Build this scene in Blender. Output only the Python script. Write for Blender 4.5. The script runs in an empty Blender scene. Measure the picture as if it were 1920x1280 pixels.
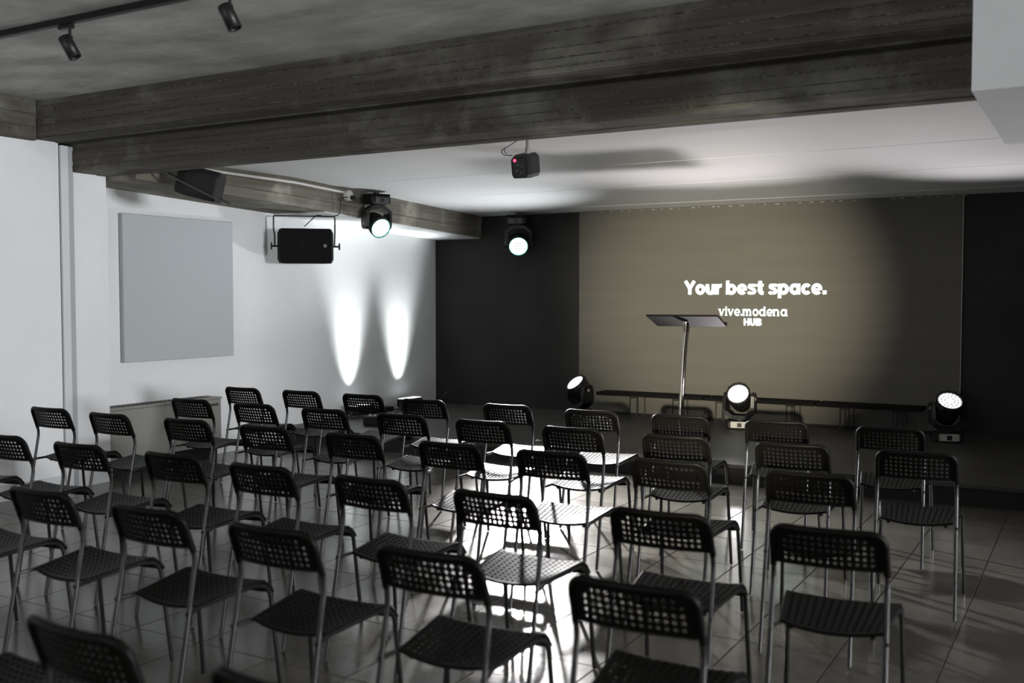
import bpy, math, random
from mathutils import Vector, Matrix
random.seed(7)
C = bpy.context.scene.collection
PI = math.pi
R = math.radians
sc = bpy.context.scene

# ------------------------------------------------------------------ camera
CAM_H = 1.490
YAW, PITCH, FPX = R(29.99), R(2.519), 1912.6
cam = bpy.data.cameras.new('camera')
cam.sensor_width = 36.0
cam.lens = 36.0 * FPX / 1920.0
cam.dof.use_dof = True
cam.dof.focus_distance = 8.0
cam.dof.aperture_fstop = 2.2
cam.clip_start = 0.05
camo = bpy.data.objects.new('camera', cam)
camo.location = (0, 0, CAM_H)
camo.rotation_euler = (PI / 2 - PITCH, 0, YAW)
C.objects.link(camo)
sc.camera = camo

# ------------------------------------------------------------------ view and world
sc.view_settings.view_transform = 'Standard'
sc.view_settings.look = 'None'
sc.view_settings.gamma = 1.0
sc.view_settings.use_curve_mapping = False
sc.view_settings.exposure = 0.0
w = bpy.data.worlds.new('sky')
sc.world = w
w.use_nodes = True
w.node_tree.nodes['Background'].inputs[0].default_value = (0.75, 0.85, 1.0, 1)
w.node_tree.nodes['Background'].inputs[1].default_value = 0.4


def light(name, kind, loc, energy, color, target=None, parent=None, **kw):
    d = bpy.data.lights.new(name, kind)
    d.energy = energy
    d.color = color
    for k, v_ in kw.items():
        setattr(d, k, v_)
    o = bpy.data.objects.new(name, d)
    o.location = loc
    if target is not None:
        o.rotation_euler = (Vector(target) - Vector(loc)).to_track_quat('-Z', 'Y').to_euler()
    if parent:
        o.parent = parent
    C.objects.link(o)
    return o


# daylight entering through the right wall's window, outside the picture (opening built with the room)
light('window_daylight', 'AREA', (10.35, 3.9, 1.65), 1500, (0.94, 0.965, 1.0), (0, 3.9, 1.65),
      shape='RECTANGLE', size=2.6, size_y=1.3)
light('back_fill_light', 'AREA', (-3.4, -4.45, 1.8), 95, (0.94, 0.965, 1.0), (-3.4, 0, 1.8),  # added fill behind an invented back opening, lifts ceiling and beams
      shape='RECTANGLE', size=2.6, size_y=1.3)


# ------------------------------------------------------------------ materials
def mat(name, col, rough=0.5, metal=0.0, spec=0.5, emit=None, estr=0.0, build=None):
    m = bpy.data.materials.new(name)
    m.use_nodes = True
    nt = m.node_tree
    b = nt.nodes['Principled BSDF']
    b.inputs['Base Color'].default_value = (*col, 1)
    b.inputs['Roughness'].default_value = rough
    b.inputs['Metallic'].default_value = metal
    b.inputs['Specular IOR Level'].default_value = spec
    if emit:
        b.inputs['Emission Color'].default_value = (*emit, 1)
        b.inputs['Emission Strength'].default_value = estr
    if build:
        build(nt, b)
    return m


def noisy(c1, c2, scale, detail=6.0, rough=0.6, stretch=(1, 1, 1), lo=0.35, hi=0.65, bump=0.0, bscale=None, bdist=0.01):
    def f(nt, b):
        tc = nt.nodes.new('ShaderNodeTexCoord')
        mp = nt.nodes.new('ShaderNodeMapping')
        mp.inputs['Scale'].default_value = stretch
        nt.links.new(tc.outputs['Object'], mp.inputs[0])
        n = nt.nodes.new('ShaderNodeTexNoise')
        n.inputs['Scale'].default_value = scale
        n.inputs['Detail'].default_value = detail
        n.inputs['Roughness'].default_value = rough
        nt.links.new(mp.outputs[0], n.inputs['Vector'])
        r = nt.nodes.new('ShaderNodeValToRGB')
        r.color_ramp.elements[0].position = lo
        r.color_ramp.elements[1].position = hi
        r.color_ramp.elements[0].color = (*c1, 1)
        r.color_ramp.elements[1].color = (*c2, 1)
        nt.links.new(n.outputs['Fac'], r.inputs[0])
        nt.links.new(r.outputs[0], b.inputs['Base Color'])
        if bump:
            n2 = nt.nodes.new('ShaderNodeTexNoise')
            n2.inputs['Scale'].default_value = bscale or scale * 3
            n2.inputs['Detail'].default_value = 8
            nt.links.new(mp.outputs[0], n2.inputs['Vector'])
            bp = nt.nodes.new('ShaderNodeBump')
            bp.inputs['Strength'].default_value = bump
            bp.inputs['Distance'].default_value = bdist
            nt.links.new(n2.outputs['Fac'], bp.inputs['Height'])
            nt.links.new(bp.outputs[0], b.inputs['Normal'])
    return f


def board_concrete(axis, g=1.0):
    # board-marked raw concrete: long streaks along the boards, blotches of laitance, pale fine crusts
    st = (0.35, 6, 9) if axis == 'x' else (6, 0.35, 9)

    def f(nt, b):
        tc = nt.nodes.new('ShaderNodeTexCoord')

        def noise(scale, stretch, detail, rough=0.6):
            mp = nt.nodes.new('ShaderNodeMapping')
            mp.inputs['Scale'].default_value = stretch
            nt.links.new(tc.outputs['Object'], mp.inputs[0])
            n = nt.nodes.new('ShaderNodeTexNoise')
            n.inputs['Scale'].default_value = scale
            n.inputs['Detail'].default_value = detail
            n.inputs['Roughness'].default_value = rough
            nt.links.new(mp.outputs[0], n.inputs['Vector'])
            return n

        def ramp(src, stops):
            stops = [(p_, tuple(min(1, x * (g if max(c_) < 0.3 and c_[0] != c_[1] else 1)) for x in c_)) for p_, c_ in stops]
            r = nt.nodes.new('ShaderNodeValToRGB')
            e = r.color_ramp.elements
            e[0].position, e[0].color = stops[0][0], (*stops[0][1], 1)
            e[1].position, e[1].color = stops[-1][0], (*stops[-1][1], 1)
            for p, c_ in stops[1:-1]:
                k = e.new(p)
                k.color = (*c_, 1)
            nt.links.new(src.outputs['Fac'], r.inputs[0])
            return r

        def mix(a, bb, fac):
            m_ = nt.nodes.new('ShaderNodeMix')
            m_.data_type = 'RGBA'
            nt.links.new(fac, m_.inputs[0])
            nt.links.new(a, m_.inputs[6])
            nt.links.new(bb, m_.inputs[7])
            return m_.outputs[2]
        streak = noise(2.2, st, 8, 0.65)
        base = ramp(streak, [(0.28, (0.022, 0.0195, 0.0155)), (0.52, (0.033, 0.030, 0.0245)), (0.75, (0.055, 0.052, 0.043))])
        blot = noise(1.7, (1, 1, 1), 7, 0.6)
        pale = ramp(noise(5.0, (0.8, 0.8, 2.0), 8), [(0.3, (0.045, 0.044, 0.035)), (0.7, (0.11, 0.105, 0.09))])
        f1 = ramp(blot, [(0.50, (0, 0, 0)), (0.64, (0.8, 0.8, 0.8))])
        c1 = mix(base.outputs[0], pale.outputs[0], f1.outputs[0])
        crust = nt.nodes.new('ShaderNodeRGB')
        crust.outputs[0].default_value = (0.2, 0.19, 0.17, 1)
        f2 = ramp(noise(11, (0.6, 0.6, 1.4), 10, 0.75), [(0.63, (0, 0, 0)), (0.70, (0.8, 0.8, 0.8))])
        c2 = mix(c1, crust.outputs[0], f2.outputs[0])
        nt.links.new(c2, b.inputs['Base Color'])
        bp = nt.nodes.new('ShaderNodeBump')
        bp.inputs['Strength'].default_value = 0.6
        bp.inputs['Distance'].default_value = 0.012
        nt.links.new(streak.outputs['Fac'], bp.inputs['Height'])
        nt.links.new(bp.outputs[0], b.inputs['Normal'])
    return f


def tile_build(nt, b):
    tc = nt.nodes.new('ShaderNodeTexCoord')
    oi = nt.nodes.new('ShaderNodeObjectInfo')
    add = nt.nodes.new('ShaderNodeVectorMath')
    add.operation = 'ADD'
    mul = nt.nodes.new('ShaderNodeVectorMath')
    mul.operation = 'SCALE'
    mul.inputs[3].default_value = 1.0
    nt.links.new(oi.outputs['Location'], mul.inputs[0])
    nt.links.new(tc.outputs['Object'], add.inputs[0])
    nt.links.new(mul.outputs[0], add.inputs[1])
    n = nt.nodes.new('ShaderNodeTexNoise')
    n.inputs['Scale'].default_value = 3.0
    n.inputs['Detail'].default_value = 8
    n.inputs['Roughness'].default_value = 0.65
    nt.links.new(add.outputs[0], n.inputs['Vector'])
    r = nt.nodes.new('ShaderNodeValToRGB')
    r.color_ramp.elements[0].position = 0.3
    r.color_ramp.elements[1].position = 0.75
    r.color_ramp.elements[0].color = (0.070, 0.0635, 0.054, 1)
    r.color_ramp.elements[1].color = (0.115, 0.105, 0.090, 1)
    nt.links.new(n.outputs['Fac'], r.inputs[0])
    hsv = nt.nodes.new('ShaderNodeHueSaturation')
    mr = nt.nodes.new('ShaderNodeMapRange')
    mr.inputs['To Min'].default_value = 0.88
    mr.inputs['To Max'].default_value = 1.12
    nt.links.new(oi.outputs['Random'], mr.inputs['Value'])
    nt.links.new(mr.outputs[0], hsv.inputs['Value'])
    nt.links.new(r.outputs[0], hsv.inputs['Color'])
    nt.links.new(hsv.outputs[0], b.inputs['Base Color'])
    rr = nt.nodes.new('ShaderNodeMapRange')
    rr.inputs['To Min'].default_value = 0.13
    rr.inputs['To Max'].default_value = 0.25
    nt.links.new(n.outputs['Fac'], rr.inputs['Value'])
    nt.links.new(rr.outputs[0], b.inputs['Roughness'])


M = {}
M['white'] = mat('white_wall_paint', (0.78, 0.785, 0.79), 0.7, build=noisy((0.75, 0.755, 0.76), (0.81, 0.815, 0.82), 1.2, bump=0.05, bscale=60, bdist=0.002))
M['ceil_white'] = mat('white_ceiling_paint', (0.78, 0.78, 0.78), 0.75)
M['trim'] = mat('white_trim', (0.66, 0.67, 0.68), 0.5)
M['grey_trim'] = mat('grey_trim', (0.42, 0.43, 0.45), 0.5)
M['black_wall'] = mat('black_wall_paint', (0.012, 0.011, 0.010), 0.7, spec=0.3, build=noisy((0.010, 0.0095, 0.0085), (0.018, 0.0165, 0.0145), 2.0))
M['screen'] = mat('screen_cloth', (0.10, 0.095, 0.08), 0.75, spec=0.2, build=noisy((0.096, 0.091, 0.077), (0.106, 0.10, 0.085), 1.5, stretch=(0.4, 1, 5)))
M['beam_x'] = mat('board_concrete_x', (0.1, 0.1, 0.09), 0.85, spec=0.3, build=board_concrete('x', 2.8))
M['beam_y'] = mat('board_concrete_y', (0.1, 0.1, 0.09), 0.85, spec=0.3, build=board_concrete('y', 2.4))
M['beam_dark'] = mat('board_concrete_dark', (0.03, 0.03, 0.03), 0.9, spec=0.2, build=board_concrete('x', 1.0))
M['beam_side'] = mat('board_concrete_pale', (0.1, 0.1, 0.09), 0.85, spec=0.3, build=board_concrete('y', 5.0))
M['ceil_concrete'] = mat('ceiling_concrete', (0.3, 0.3, 0.28), 0.85, spec=0.3,
                         build=noisy((0.35, 0.345, 0.32), (0.62, 0.615, 0.575), 3.0, detail=12, rough=0.68, stretch=(0.7, 1.2, 1), lo=0.34, hi=0.70, bump=0.15, bscale=14))
M['tile'] = mat('floor_tile', (0.3, 0.29, 0.27), 0.3, spec=0.6, build=tile_build)
M['grout'] = mat('grout', (0.03, 0.028, 0.025), 0.9)
M['stage'] = mat('stage_deck', (0.12, 0.114, 0.10), 0.5, build=noisy((0.030, 0.0285, 0.025), (0.048, 0.0455, 0.040), 3.0))
M['skirt'] = mat('stage_skirt', (0.012, 0.011, 0.010), 0.8)
M['plastic'] = mat('black_chair_plastic', (0.0045, 0.004, 0.0033), 0.42, spec=0.10)
M['tube'] = mat('dark_steel_tube', (0.018, 0.0172, 0.0165), 0.22, metal=0.25)
M['blackmetal'] = mat('black_fixture', (0.010, 0.010, 0.010), 0.55, spec=0.3)
M['grille'] = mat('speaker_grille', (0.006, 0.006, 0.006), 0.8, spec=0.15)
M['satin'] = mat('satin_black', (0.012, 0.012, 0.012), 0.4, spec=0.35)
M['matt'] = mat('matt_black', (0.006, 0.0055, 0.005), 0.85, spec=0.1)
M['chrome'] = mat('chrome', (0.62, 0.60, 0.55), 0.14, metal=1.0)
M['grey_plastic'] = mat('grey_plastic', (0.32, 0.31, 0.28), 0.4)
M['dark_grey'] = mat('dark_grey', (0.05, 0.05, 0.048), 0.5)
M['panel'] = mat('acoustic_fabric', (0.47, 0.495, 0.51), 0.9)
M['fancoil'] = mat('fan_coil_enamel', (0.27, 0.26, 0.24), 0.5)
M['conduit'] = mat('conduit_pvc', (0.62, 0.60, 0.57), 0.5)
M['lens'] = mat('lit_lens', (0.9, 0.95, 1.0), 0.4, emit=(0.92, 1.0, 1.0), estr=2.2)
M['lens_ring'] = mat('lens_ring_teal', (0.1, 0.5, 0.4), 0.4, emit=(0.1, 0.75, 0.6), estr=0.9)
M['lens_dim'] = mat('lens_cell_dim', (0.4, 0.42, 0.42), 0.4, emit=(0.55, 0.58, 0.58), estr=0.7)
M['led'] = mat('lit_led_cell', (1, 1, 1), 0.4, emit=(0.97, 0.97, 1.0), estr=1.05)
M['led_plate'] = mat('led_plate', (0.5, 0.5, 0.52), 0.4, emit=(0.6, 0.6, 0.65), estr=0.45)
M['text'] = mat('projected_letters', (0.9, 1, 1), 0.6, emit=(0.84, 1.0, 1.0), estr=1.25)
M['red'] = mat('red_indicator', (0.8, 0.02, 0.05), 0.4, emit=(1.0, 0.05, 0.12), estr=3.0)
M['badge'] = mat('badge_print', (0.5, 0.5, 0.48), 0.5)
M['badge_dim'] = mat('badge_dim', (0.07, 0.07, 0.07), 0.5)
M['cable'] = mat('black_cable', (0.01, 0.01, 0.01), 0.6)
M['glass'] = mat('window_frame', (0.6, 0.6, 0.6), 0.5)
M['display'] = mat('display_dark', (0.006, 0.006, 0.006), 0.15)
M['paper'] = mat('paper_scrap', (0.6, 0.6, 0.57), 0.7)


# ------------------------------------------------------------------ mesh builder
class MB:
    def __init__(s):
        s.v, s.f, s.sm = [], [], []

    def add(s, vs, fs, smooth=False, mx=None):
        o = len(s.v)
        for p in vs:
            p = Vector(p)
            s.v.append(tuple(mx @ p if mx else p))
        for f in fs:
            s.f.append([o + i for i in f])
            s.sm.append(smooth)
        return s

    def box(s, x0, x1, y0, y1, z0, z1, mx=None, ch=0.0):
        if ch <= 0:
            vs = [(x, y, z) for z in (z0, z1) for y in (y0, y1) for x in (x0, x1)]
            fs = [(0, 2, 3, 1), (4, 5, 7, 6), (0, 1, 5, 4), (2, 6, 7, 3), (0, 4, 6, 2), (1, 3, 7, 5)]
            return s.add(vs, fs, False, mx)
        # chamfered box: three slabs of corners
        c = ch
        prof = [(x0 + c, y0), (x1 - c, y0), (x1, y0 + c), (x1, y1 - c), (x1 - c, y1), (x0 + c, y1), (x0, y1 - c), (x0, y0 + c)]
        cx, cy = (x0 + x1) / 2, (y0 + y1) / 2
        kx, ky = 1 - 2 * c / (x1 - x0), 1 - 2 * c / (y1 - y0)
        inn = [(cx + (x - cx) * kx, cy + (y - cy) * ky) for x, y in prof]
        rings = [[(x, y, z0) for x, y in inn], [(x, y, z0 + c) for x, y in prof], [(x, y, z1 - c) for x, y in prof], [(x, y, z1) for x, y in inn]]
        return s.loft(rings, True, mx=mx)

    def loft(s, rings, caps=True, smooth=False, mx=None, closed=True):
        n = len(rings[0])
        vs = [p for r in rings for p in r]
        fs = []
        for k in range(len(rings) - 1):
            for i in range(n if closed else n - 1):
                j = (i + 1) % n
                fs.append((k * n + i, k * n + j, (k + 1) * n + j, (k + 1) * n + i))
        s.add(vs, fs, smooth, mx)
        if caps:
            s.add(rings[0], [tuple(reversed(range(n)))], False, mx)
            s.add(rings[-1], [tuple(range(n))], False, mx)
        return s

    def tube(s, pts, r, seg=8, mx=None, caps=True):
        pts = [Vector(p) for p in pts]
        rings = []
        t0 = (pts[1] - pts[0]).normalized()
        up = Vector((0, 0, 1)) if abs(t0.z) < 0.9 else Vector((0, 1, 0))
        nrm = t0.cross(up).normalized()
        for i, p in enumerate(pts):
            a = pts[max(i - 1, 0)]
            b = pts[min(i + 1, len(pts) - 1)]
            t = (b - a).normalized()
            nrm = (nrm - t * nrm.dot(t)).normalized()
            bn = t.cross(nrm)
            rr = r[i] if isinstance(r, (list, tuple)) else r
            rings.append([tuple(p + (nrm * math.cos(2 * PI * k / seg) + bn * math.sin(2 * PI * k / seg)) * rr) for k in range(seg)])
        return s.loft(rings, caps, True, mx)

    def lathe(s, prof, seg=24, mx=None, smooth=True, caps=True):
        # prof: (radius, height) up the z axis
        rings = [[(r * math.cos(2 * PI * k / seg), r * math.sin(2 * PI * k / seg), h) for k in range(seg)] for r, h in prof]
        return s.loft(rings, caps, smooth, mx)

    def prism(s, poly, a0, a1, axis='z', mx=None):
        def P(u, v_, a):
            return {'z': (u, v_, a), 'x': (a, u, v_), 'y': (u, a, v_)}[axis]
        return s.loft([[P(u, v_, a0) for u, v_ in poly], [P(u, v_, a1) for u, v_ in poly]], True, mx=mx)

    def mesh(s, name, m):
        me = bpy.data.meshes.new(name)
        me.from_pydata(s.v, [], s.f)
        me.polygons.foreach_set('use_smooth', s.sm)
        me.materials.append(m)
        me.validate()
        return me

    def build(s, name, m, parent=None):
        o = bpy.data.objects.new(name, s.mesh(name, m))
        C.objects.link(o)
        if parent:
            o.parent = parent
        return o


def smooth_path(pts, n=5, cut=0.3):
    """round the inner corners of a polyline"""
    pts = [Vector(p) for p in pts]
    out = [pts[0]]
    for i in range(1, len(pts) - 1):
        a, b, c = pts[i - 1], pts[i], pts[i + 1]
        d = min((a - b).length, (c - b).length) * cut if cut < 1 else 0
        p, q = b + (a - b).normalized() * d, b + (c - b).normalized() * d
        for k in range(n + 1):
            t = k / n
            out.append(p * (1 - t) ** 2 + b * 2 * t * (1 - t) + q * t * t)
    out.append(pts[-1])
    return out


def spline(pts, n=8):
    pts = [Vector(p) for p in pts]
    P = [pts[0]] + pts + [pts[-1]]
    out = []
    for i in range(1, len(P) - 2):
        for k in range(n):
            t = k / n
            a, b, c, d = P[i - 1], P[i], P[i + 1], P[i + 2]
            out.append(0.5 * ((2 * b) + (c - a) * t + (2 * a - 5 * b + 4 * c - d) * t * t + (3 * b - a - 3 * c + d) * t ** 3))
    out.append(pts[-1])
    return out


def tag(o, label, cat, group=None, kind=None):
    if label:
        o['label'] = label
    if cat:
        o['category'] = cat
    if group:
        o['group'] = group
    if kind:
        o['kind'] = kind
    return o


def thing(name, loc, rz, label, cat, group=None):
    o = bpy.data.objects.new(name, None)
    o.empty_display_size = 0.1
    o.location = loc
    o.rotation_euler = (0, 0, rz)
    C.objects.link(o)
    return tag(o, label, cat, group)


def struct(name, mb, m, label=None, parent=None):
    o = mb.build(name, m, parent)
    if parent is None:
        o['kind'] = 'structure'
    if label:
        o['label'] = label
    return o


def at(px, py, y=None, z=None, x=None):
    """photo pixel -> point of the place, on a plane"""
    cy, sy, cp, sp = math.cos(YAW), math.sin(YAW), math.cos(PITCH), math.sin(PITCH)
    f = Vector((-sy * cp, cy * cp, -sp))
    r = Vector((cy, sy, 0))
    u = Vector((-sy * sp, cy * sp, cp))
    d = f + r * ((px - 960) / FPX) - u * ((py - 640) / FPX)
    o = Vector((0, 0, CAM_H))
    if y is not None:
        return o + d * (y / d.y)
    if z is not None:
        return o + d * ((z - CAM_H) / d.z)
    return o + d * (x / d.x)


def in_frame(p, pad=0):
    cy, sy, cp, sp = math.cos(YAW), math.sin(YAW), math.cos(PITCH), math.sin(PITCH)
    d = Vector(p) - Vector((0, 0, CAM_H))
    z = d.dot(Vector((-sy * cp, cy * cp, -sp)))
    if z < 0.2:
        return False
    px = 960 + FPX * d.dot(Vector((cy, sy, 0))) / z
    py = 640 - FPX * d.dot(Vector((-sy * sp, cy * sp, cp))) / z
    return -pad < px < 1920 + pad and -pad < py < 1280 + pad


# ------------------------------------------------------------------ the setting
XL, XN, XR = -7.25, -6.90, 10.6          # recessed left wall, near left wall, right wall
YB, YF = -4.6, 10.64                    # back wall, front wall
YS, ZS = 7.845, 0.16                    # stage front, stage top
ZC = 2.935                              # concrete ceiling


def zceil(y):
    return 2.605 if y < 7.3 else 2.605 - (y - 7.3) * 0.0419


def zbeam(y):
    return 2.40 - (y - 5.8) * 0.0403


# floor: grout bed, single tiles where the photo shows them, one field beyond
floor = struct('floor', MB().box(XL - 0.2, XR, YB, YS + 0.3, -0.15, -0.003), M['grout'], 'grey rectangular floor tiles laid in a straight grid')
TX, TY, GX = 0.402, 0.598, 0.005
tmb = MB()
a, b_ = TX - GX, TY - GX
tmb.loft([[(-a / 2, -b_ / 2, -0.008), (a / 2, -b_ / 2, -0.008), (a / 2, b_ / 2, -0.008), (-a / 2, b_ / 2, -0.008)],
          [(-a / 2, -b_ / 2, -0.0015), (a / 2, -b_ / 2, -0.0015), (a / 2, b_ / 2, -0.0015), (-a / 2, b_ / 2, -0.0015)],
          [(-a / 2 + .0015, -b_ / 2 + .0015, 0), (a / 2 - .0015, -b_ / 2 + .0015, 0), (a / 2 - .0015, b_ / 2 - .0015, 0), (-a / 2 + .0015, b_ / 2 - .0015, 0)]])
tile_me = tmb.mesh('tile', M['tile'])
field = MB()
for i in range(-29, 19):
    for j in range(-13, 9):
        x0 = -0.52 - TX * i
        y0 = 3.08 + TY * j
        x1, y1 = x0 + TX, y0 + TY
        if x1 > XR + 0.2 or x0 < XL - 0.3 or y1 < YB or y0 > YS:
            continue
        cx, cy_ = (x0 + x1) / 2, (y0 + y1) / 2
        vis = any(in_frame((xx, yy, 0), 4) for xx in (x0, cx, x1) for yy in (y0, cy_, y1))
        if vis:
            o = bpy.data.objects.new('tile', tile_me)
            o.location = (cx, cy_, random.uniform(-0.0004, 0.0004))
            o.rotation_euler = (random.uniform(-1, 1) * 0.0006, random.uniform(-1, 1) * 0.0006, 0)
            C.objects.link(o)
            o.parent = floor
        else:
            field.box(x0 + GX / 2, x1 - GX / 2, y0 + GX / 2, y1 - GX / 2, -0.008, 0)
fo = field.build('tile_field', M['tile'], floor)
fo['kind'] = 'stuff'

# walls
struct('wall_left', MB().box(XL - 0.2, XL, 5.3, YF + 0.2, -0.1, 2.75), M['white'], 'recessed white wall beside the stage')
wn = struct('wall_left_near', MB().box(XN - 0.3, XN, YB, 5.045, -0.1, 2.66), M['white'], 'smooth white wall in front of the pillar')
struct('pillar', MB().box(XN - 0.4, XN - 0.01, 5.17, 5.48, -0.1, 2.45), M['white'], 'white pillar under the end of the big beam')
struct('trim_1', MB().box(XN - 0.3, XN + 0.02, 5.052, 5.115, -0.1, 2.64), M['trim'], 'white vertical cover strip between wall and pillar')
struct('trim_2', MB().box(XN - 0.3, XN + 0.004, 5.115, 5.17, -0.1, 2.64), M['grey_trim'], 'grey vertical strip beside the white pillar')
struct('baseboard_left', MB().box(XN, XN + 0.014, YB, 5.045, 0, 0.115), M['trim'])
struct('baseboard_pillar', MB().box(XN - 0.01, XN + 0.006, 5.17, 5.482, 0, 0.13), M['trim'])
struct('baseboard_recess', MB().box(XL, XL + 0.015, 5.49, YS, 0, 0.09), M['trim'])
struct('wall_front', MB().box(XL - 0.2, XR, YF, YF + 0.2, -0.1, 2.75), M['black_wall'], 'matt black wall behind the stage')
struct('wall_right', MB().box(XR, XR + 0.2, YB, 2.6, -0.1, 3.1).box(XR, XR + 0.2, 5.2, YF, -0.1, 3.1)
       .box(XR, XR + 0.2, 2.6, 5.2, -0.1, 1.0).box(XR, XR + 0.2, 2.6, 5.2, 2.3, 3.1), M['white'])
struct('wall_back', MB().box(XN - 0.3, -4.7, YB - 0.2, YB, -0.1, 3.1).box(-2.1, XR + 0.2, YB - 0.2, YB, -0.1, 3.1)
       .box(-4.7, -2.1, YB - 0.2, YB, -0.1, 1.1).box(-4.7, -2.1, YB - 0.2, YB, 2.5, 3.1), M['white'])
wf = MB()
for x in (-4.7, -3.42, -2.15):
    wf.box(x, x + 0.05, YB - 0.12, YB - 0.07, 1.1, 2.5)
wf.box(-4.7, -2.1, YB - 0.12, YB - 0.07, 1.1, 1.15).box(-4.7, -2.1, YB - 0.12, YB - 0.07, 2.45, 2.5)
struct('added_back_window', wf, M['glass'])  # frame of the invented back opening, goes with the added fill
struct('daylight_block_wall', MB().box(0.35, 0.5, 6.45, YF, -0.1, 2.7), M['black_wall'])  # unseen black wall, added to keep window daylight off the screen
wf = MB()
for y in (2.6, 3.88, 5.15):
    wf.box(XR + 0.05, XR + 0.1, y, y + 0.05, 1.0, 2.3)
wf.box(XR + 0.05, XR + 0.1, 2.6, 5.2, 1.0, 1.05).box(XR + 0.05, XR + 0.1, 2.6, 5.2, 2.25, 2.3)
struct('window_1', wf, M['glass'])

# ceilings
cl = struct('ceiling', MB().box(XN - 0.3, XR + 0.2, YB - 0.2, 5.2, ZC, ZC + 0.2), M['ceil_concrete'], 'raw grey concrete ceiling slab')
for y in (4.32, 2.95, 1.6, 0.2):
    MB().box(XN, XR, y - 0.003, y + 0.003, ZC - 0.0012, ZC).build('formwork_ridge', M['ceil_concrete'], cl)
ys = [5.3, 7.3, 7.83, 9.0, 10.24, YF + 0.2]
cs = MB()
prof = [(y, zceil(y)) for y in ys] + [(YF + 0.2, 2.85), (5.3, 2.85)]
cs.prism(prof, XL - 0.2, XR + 0.2, 'x')
cs_o = struct('ceiling_stage', cs, M['ceil_white'], 'white plasterboard ceiling above the stage')
for y, xa, xb in ((7.83, -5.9, -0.3), (9.0, -5.6, 2.0), (10.24, -5.2, 2.0)):
    z = zceil(y)
    MB().box(xa, xb, y - 0.004, y + 0.004, z - 0.0015, z + 0.002).build('joint_bead', M['ceil_white'], cs_o)

# the big stepped concrete cross-beam: board imprints are steps and fins in its profile
XB1 = -0.49


def face_boards(y, zs, depth):
    """profile points down a face at y: boards alternate in depth with a thin fin at each joint"""
    out = []
    for k in range(len(zs) - 1):
        d = depth[k % len(depth)]
        out += [(y - d, zs[k]), (y - d, zs[k + 1] + 0.004)]
        if k < len(zs) - 2:
            out += [(y - 0.009, zs[k + 1] + 0.003), (y - 0.009, zs[k + 1])]
    return out


bp_ = face_boards(4.84, [2.936, 2.885, 2.80, 2.745, 2.70, 2.662], [0.0, 0.005, 0.001, 0.004, 0.002])
bp_ += [(4.93, 2.66), (4.932, 2.664), (5.02, 2.664), (5.024, 2.655), (5.11, 2.655), (5.112, 2.66)]
bp_ += face_boards(5.17, [2.66, 2.60, 2.535, 2.485, 2.45], [0.0, 0.006, 0.002, 0.005])
bp_ += [(5.28, 2.448), (5.283, 2.453), (5.39, 2.453), (5.393, 2.446), (5.49, 2.446), (5.49, 2.936)]
struct('concrete_beam_cross', MB().prism(bp_, XN - 0.3, XB1, 'x'), M['beam_x'], 'stepped board-marked concrete beam crossing the room')
M['fin'] = mat('concrete_fin', (0.14, 0.135, 0.12), 0.9, spec=0.2, build=noisy((0.045, 0.042, 0.036), (0.22, 0.21, 0.19), 45.0, detail=6, stretch=(1, 1, 1), lo=0.42, hi=0.66))  # crust tone lightened: light caught on the ridges put into the colour
cb = bpy.data.objects['concrete_beam_cross']
for (y, z) in ((4.831, 2.885), (4.831, 2.80), (4.831, 2.745), (4.831, 2.70), (5.161, 2.60), (5.161, 2.535), (5.161, 2.485)):
    fm = MB()
    n = 90
    top_, bot_ = [], []
    for k in range(n + 1):
        x = XN + 0.06 + (XB1 - XN - 0.06) * k / n
        h = random.uniform(0.0012, 0.0026)
        top_.append((x, y - random.uniform(0.001, 0.004), z + 0.002 + h))
        bot_.append((x, y - random.uniform(0.001, 0.004), z + 0.001 - h))
    for k in range(n):
        fm.add([top_[k], top_[k + 1], bot_[k + 1], bot_[k], (top_[k][0], y + 0.006, z + 0.003), (top_[k + 1][0], y + 0.006, z + 0.003)], [(0, 3, 2, 1), (0, 1, 5, 4), (3, 4, 5, 2)])
    fm.build('board_fin', M['fin'], cb)
for (ya, yb, z, mname) in ((4.842, 4.925, 2.6615, 'beam_y'), (5.03, 5.105, 2.656, 'beam_dark')):
    MB().box(XN + 0.05, XB1 - 0.002, ya, yb, z - 0.004, z + 0.002).build('soffit_board', M[mname], cb)
# beam along the near left wall
lp = [(XN - 0.3, 2.936), (XN - 0.3, 2.645), (XN + 0.045, 2.645), (XN + 0.05, 2.65), (XN + 0.05, 2.735), (XN + 0.056, 2.738), (XN + 0.056, 2.742),
      (XN + 0.047, 2.745), (XN + 0.047, 2.83), (XN + 0.055, 2.833), (XN + 0.055, 2.837), (XN + 0.05, 2.84), (XN + 0.05, 2.936)]
struct('concrete_beam_near', MB().prism(lp, YB, 4.83, 'y'), M['beam_y'], 'short board-marked concrete beam above the near white wall')
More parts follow.
